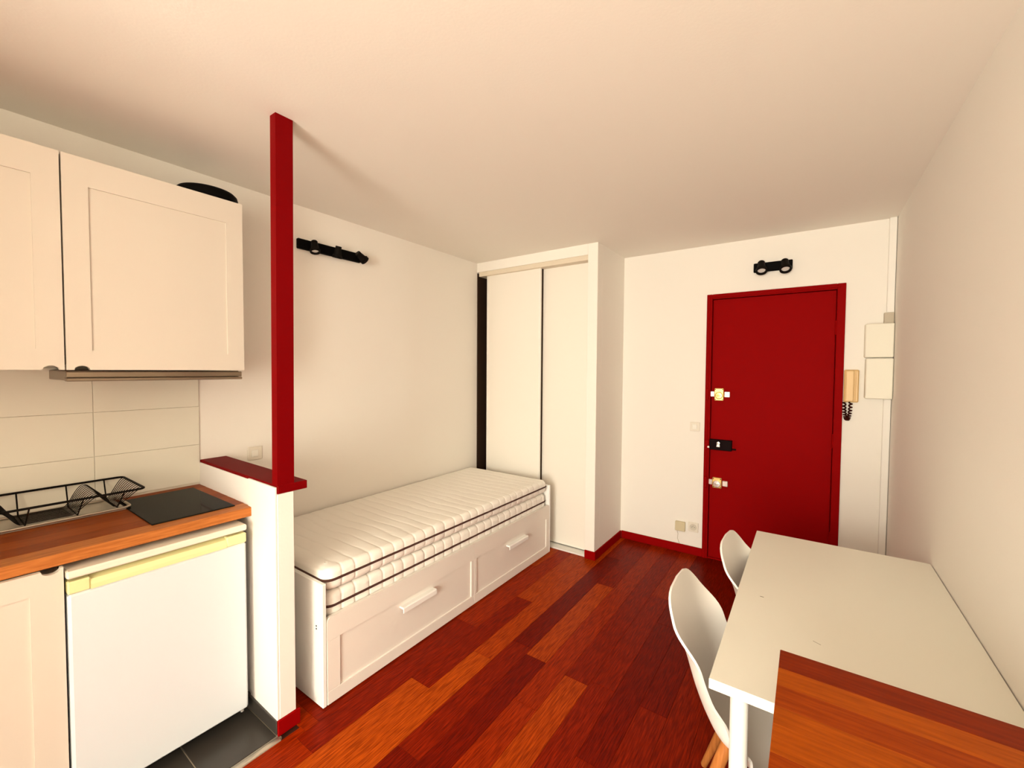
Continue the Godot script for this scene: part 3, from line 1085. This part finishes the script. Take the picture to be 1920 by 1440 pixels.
func make_counter() -> void:
	var c := thing("counter", "reddish-brown staved wooden counter top at the near end of the white table", "counter", v3(0.2, 0, -0.85))
	# staves run across the counter
	var z := -1.143
	var i := 0
	var widths := [0.073, 0.06, 0.066, 0.052, 0.07, 0.062, 0.068, 0.055, 0.07]
	var tones := [2, 0, 1, 0, 0, 1, 2, 0, 1]
	for w in widths:
		var st := mb()
		box(st, v3(-0.038, 0.872, z), v3(X_RIGHT - 0.003, 0.9, z + w), 0.0012 if i == 0 else 0.0003)
		put("stave", st, "cross_stave%d" % tones[i], c)
		z += w
		i += 1
	carcass(c, 0.0, X_RIGHT - 0.004, 0.002, 0.872, -1.12, z - 0.03)
	org = Vector3.ZERO

func catmull(p: Array, t: float) -> Vector2:
	var n := p.size() - 1
	var f := clampf(t, 0.0, 1.0) * n
	var i := mini(int(f), n - 1)
	var u := f - i
	var a: Vector2 = p[maxi(i - 1, 0)]
	var b: Vector2 = p[i]
	var c: Vector2 = p[i + 1]
	var d: Vector2 = p[mini(i + 2, n)]
	return 0.5 * (2.0 * b + (c - a) * u + (2.0 * a - 5.0 * b + 4.0 * c - d) * u * u + (3.0 * b - a - 3.0 * c + d) * u * u * u)

func ramp(keys: Array, t: float) -> float:
	for i in keys.size() - 1:
		if t <= keys[i + 1][0]:
			return lerpf(keys[i][1], keys[i + 1][1], smoothstep(0.0, 1.0, (t - keys[i][0]) / (keys[i + 1][0] - keys[i][0])))
	return keys[-1][1]

func make_chairs() -> void:
	var c := thing("chair", "white moulded chair with wooden legs, nearer the wooden counter", "chair", Vector3.ZERO, "white moulded chairs at the table")
	var cen := [Vector2(-0.24, 0.816), Vector2(-0.22, 0.75), Vector2(-0.198, 0.68), Vector2(-0.174, 0.6), Vector2(-0.152, 0.53), Vector2(-0.124, 0.462), Vector2(-0.083, 0.41), Vector2(-0.03, 0.387), Vector2(0.03, 0.386), Vector2(0.1, 0.402), Vector2(0.165, 0.42), Vector2(0.21, 0.424), Vector2(0.235, 0.412)]
	var wk := [[0.0, 0.19], [0.2, 0.2], [0.42, 0.205], [0.6, 0.224], [0.85, 0.215], [1.0, 0.2]]
	var ex := [[0.0, 0.0], [0.09, 0.025], [0.22, 0.085], [0.4, 0.1], [0.54, 0.055], [0.68, 0.0], [1.0, 0.0]]
	var ey := [[0.0, -0.004], [0.3, 0.0], [0.42, 0.04], [0.55, 0.06], [0.7, 0.03], [0.85, 0.012], [1.0, -0.004]]
	var rows := []
	var R := 64
	var C := 33
	for i in R + 1:
		# denser rows at both rounded ends
		var u := float(i) / R
		var s := u - 0.1 * sin(TAU * u) / TAU * 3.0
		s = clampf(s, 0.0, 1.0)
		var w := ramp(wk, s)
		if s < 0.2: w *= pow(maxf(0.0, 1.0 - pow(1.0 - s / 0.2, 2.4)), 1.0 / 2.4) * 0.999 + 0.001
		if s > 0.86: w *= pow(maxf(0.0, 1.0 - pow((s - 0.86) / 0.14, 2.6)), 1.0 / 2.6) * 0.6 + 0.4
		var p := catmull(cen, s)
		var row := []
		for j in C:
			var t := lerpf(-1.0, 1.0, float(j) / (C - 1))
			t = sin(t * PI * 0.5)
			var q := pow(absf(t) * w / 0.215, 3.8)
			row.append(v3(p.x + ramp(ex, s) * q, p.y + ramp(ey, s) * q, t * w))
		rows.append(row)
	var st := mb()
	solid_sheet(st, rows, 0.0075)
	put("shell", st, "shell_white", c)
	var tops := []
	var feet := []
	for sx in [-1, 1]:
		for sz in [-1, 1]:
			var top := v3(0.04 + sx * 0.095, 0.382, sz * 0.1)
			var foot := v3(0.04 + sx * 0.215, 0.0, sz * 0.205)
			tops.append(top)
			feet.append(foot)
			st = mb()
			var ln := top.distance_to(foot)
			lathe(st, [Vector2(0, 0), Vector2(0.009, 0), Vector2(0.0115, 0.006), Vector2(0.0165, ln * 0.6), Vector2(0.0185, ln * 0.9), Vector2(0.016, ln), Vector2(0, ln)], along(foot, top), 16, false)
			put("leg", st, "chair_wood", c)
	st = mb()
	for pr in [[0, 3], [1, 2]]:
		tube(st, [tops[pr[0]].lerp(feet[pr[0]], 0.35), tops[pr[1]].lerp(feet[pr[1]], 0.08)], 0.004, 6)
		tube(st, [tops[pr[1]].lerp(feet[pr[1]], 0.35), tops[pr[0]].lerp(feet[pr[0]], 0.08)], 0.004, 6)
	for pr in [[0, 1], [2, 3], [0, 2], [1, 3]]:
		tube(st, [tops[pr[0]].lerp(feet[pr[0]], 0.06), tops[pr[1]].lerp(feet[pr[1]], 0.06)], 0.005, 6)
	put("brace", st, "black", c)
	c.position = v3(-0.124, 0, -1.548)
	var c2: Node3D = c.duplicate()
	c2.name = numbered("chair")
	add_child(c2, true)
	tag(c2, "white moulded chair with wooden legs, nearer the red door", "chair", "white moulded chairs at the table")
	c2.position = v3(-0.044, 0, -2.06)
	c2.rotation.y = deg_to_rad(-4)
	org = Vector3.ZERO

# ------------------------------------------------------------------ small fittings
func spot_head(parent: Node3D, pivot: Vector3, dir: Vector3, scale_ := 1.0) -> void:
	# a tapered lamp head: narrow cap behind, wide ring and bulb face in front
	var h := Node3D.new()
	h.name = "spot_head"
	parent.add_child(h, true)
	var k := scale_
	var xf := along(pivot - dir * 0.035 * k, pivot + dir)
	var st := mb()
	lathe(st, [Vector2(0, 0), Vector2(0.02 * k, 0), Vector2(0.0225 * k, 0.004 * k), Vector2(0.0225 * k, 0.02 * k), Vector2(0.029 * k, 0.068 * k), Vector2(0.036 * k, 0.07 * k), Vector2(0.036 * k, 0.09 * k), Vector2(0.029 * k, 0.091 * k), Vector2(0.024 * k, 0.078 * k)], xf, 28)
	put("shade", st, "black_soft", h)
	st = mb()
	lathe(st, [Vector2(0.024 * k, 0.078 * k), Vector2(0.0, 0.08 * k)], xf, 24)
	put("bulb", st, "bulb", h)

func spot_bar(label: String, a: Vector3, b: Vector3, out: Vector3, hh: float, heads: Array, scale_: float) -> void:
	var c := (a + b) * 0.5
	var s := thing("spotlight_bar", label, "spotlight", c)
	var st := mb()
	var lo := Vector3(minf(a.x, b.x), c.y - hh, minf(a.z, b.z))
	var hi := Vector3(maxf(a.x, b.x), c.y + hh, maxf(a.z, b.z))
	hi += out * 0.024
	box(st, lo, hi, 0.004)
	put("bar", st, "black", s)
	for h in heads:
		var p: Vector3 = a.lerp(b, h[0]) + out * 0.062
		st = mb()
		tube(st, [a.lerp(b, h[0]) + out * 0.02, p], 0.007, 8)
		put("arm", st, "black", s)
		var d: Vector3 = h[1]
		spot_head(s, p, d.normalized(), scale_)
	org = Vector3.ZERO

func plate(called: String, label: String, category: String, c: Vector3, out: Vector3, size: float, kind: String) -> void:
	# square wall plate; u runs along the wall
	var t := thing(called, label, category, c)
	var u := Vector3.UP.cross(out)
	var xf := Transform3D(Basis(u, Vector3.UP, out), c)
	var st := mb()
	var h := size * 0.5
	box(st, v3(-h, -h, 0), v3(h, h, 0.008), 0.003, xf)
	put("plate", st, "plate_white", t)
	if kind == "switch":
		st = mb()
		box(st, v3(-h * 0.5, -h * 0.52, 0.006), v3(h * 0.42, h * 0.52, 0.0115), 0.002, xf)
		put("rocker", st, "white_plastic", t)
	else:
		st = mb()
		lathe(st, [Vector2(0.027, 0), Vector2(0.027, 0.0025), Vector2(0.024, 0.003), Vector2(0.022, 0.0005), Vector2(0, 0.0)], xf * Transform3D(Basis(Vector3.RIGHT, Vector3.BACK, Vector3.DOWN), v3(0, 0, 0.008)), 28)
		put("socket_well", st, "grout_light", t)
		st = mb()
		for x in [-0.0095, 0.0095]:
			lathe(st, [Vector2(0.0028, 0), Vector2(0.0028, 0.001), Vector2(0, 0.001)], xf * Transform3D(Basis(Vector3.RIGHT, Vector3.BACK, Vector3.DOWN), v3(x, 0, 0.0085)), 8)
		put("pin_hole", st, "black", t)
		st = mb()
		lathe(st, [Vector2(0.0026, 0), Vector2(0.0026, 0.012), Vector2(0, 0.014)], xf * Transform3D(Basis(Vector3.RIGHT, Vector3.BACK, Vector3.DOWN), v3(0, 0.011, 0.0085)), 8)
		put("earth_pin", st, "chrome", t)
	org = Vector3.ZERO

func make_fittings() -> void:
	spot_bar("black bar of three spotlights on the wall above the daybed", v3(X_LEFT, 2.3125, -1.412), v3(X_LEFT, 2.3235, -1.862), Vector3.RIGHT, 0.031,
		[[0.19, v3(0.32, -1.0, 0.1)], [0.55, v3(-0.3, -1.0, 0.0)], [0.93, v3(-0.05, -0.62, -1.0)]], 0.86)
	spot_bar("black bar of two spotlights on the wall above the red front door", v3(-0.364, 2.333, Z_DOOR), v3(-0.115, 2.322, Z_DOOR), Vector3.BACK, 0.034,
		[[0.22, v3(0.08, -0.85, 0.55)], [0.82, v3(0.1, -0.85, 0.55)]], 1.06)
	plate("light_switch", "small white light switch on the wall above the red ledge", "light switch", v3(X_LEFT, 1.047, -1.155), Vector3.RIGHT, 0.078, "switch")
	plate("light_switch", "small white light switch on the wall beside the red door", "light switch", v3(-0.763, 1.077, Z_DOOR), Vector3.BACK, 0.076, "switch")
	plate("wall_socket", "white power socket low on the wall beside the red door", "power socket", v3(-0.76, 0.233, Z_DOOR), Vector3.BACK, 0.08, "socket")
	# cable outlet box with its wire
	var o := thing("cable_box", "beige square cable outlet box left of the power socket, thin wire below", "cable box", v3(-0.862, 0.222, Z_DOOR))
	o.set_meta("label", "beige square cable outlet box low on the wall, thin wire hanging below")
	one_box("cover", v3(-0.902, 0.183, Z_DOOR), v3(-0.822, 0.262, Z_DOOR + 0.026), "box_beige", o, 0.003)
	var st := mb()
	tube(st, [v3(-0.89, 0.184, Z_DOOR + 0.008), v3(-0.8815, 0.15, Z_DOOR + 0.004), v3(-0.885, 0.11, Z_DOOR + 0.004), v3(-0.868, 0.07, Z_DOOR + 0.006)], 0.002, 6)
	put("wire", st, "grout", o)
	# intercom handset with its cord
	var ic := thing("intercom", "beige door intercom beside the red door frame, dark cord hanging below", "intercom", v3(0.245, 1.33, Z_DOOR))
	one_box("housing", v3(0.203, 1.331, Z_DOOR), v3(0.284, 1.555, Z_DOOR + 0.03), "intercom_beige", ic, 0.006)
	one_box("handset", v3(0.21, 1.336, Z_DOOR + 0.03), v3(0.258, 1.55, Z_DOOR + 0.05), "intercom_panel", ic, 0.007)
	one_box("key_strip", v3(0.268, 1.34, Z_DOOR + 0.029), v3(0.279, 1.545, Z_DOOR + 0.034), "intercom_panel", ic, 0.002)
	var pts := []
	var turns := 17
	for i in turns * 10 + 1:
		var f := float(i) / (turns * 10)
		# the cord hangs in a loop
		var a := lerpf(-0.15, PI + 0.1, f)
		var c := v3(0.226 + 0.017 * cos(a), 1.325 - 0.118 * sin(a) * (1.0 if f < 0.5 else 0.98), Z_DOOR + 0.02)
		var q := f * TAU * turns
		pts.append(c + v3(cos(q) * 0.0085, sin(q) * 0.003, sin(q) * 0.0085))
	st = mb()
	tube(st, pts, 0.0048, 6)
	put("coiled_cord", st, "dark_brown", ic)
	# fuse box: two covers one above the other
	var e := thing("fuse_box", "cream electrical box of two stacked covers in the corner beside the intercom", "electrical box", v3(0.375, 1.36, Z_DOOR))
	var bx := 0.452
	one_box("upper_cover", v3(0.305, 1.6375, Z_DOOR), v3(bx, 1.862, Z_DOOR + 0.065), "cream", e, 0.005)
	one_box("lower_cover", v3(0.313, 1.362, Z_DOOR), v3(bx, 1.632, Z_DOOR + 0.075), "cream", e, 0.005)
	one_box("cable_entry", v3(0.402, 1.862, Z_DOOR), v3(bx, 1.935, Z_DOOR + 0.034), "grout", e, 0.003)
	org = Vector3.ZERO
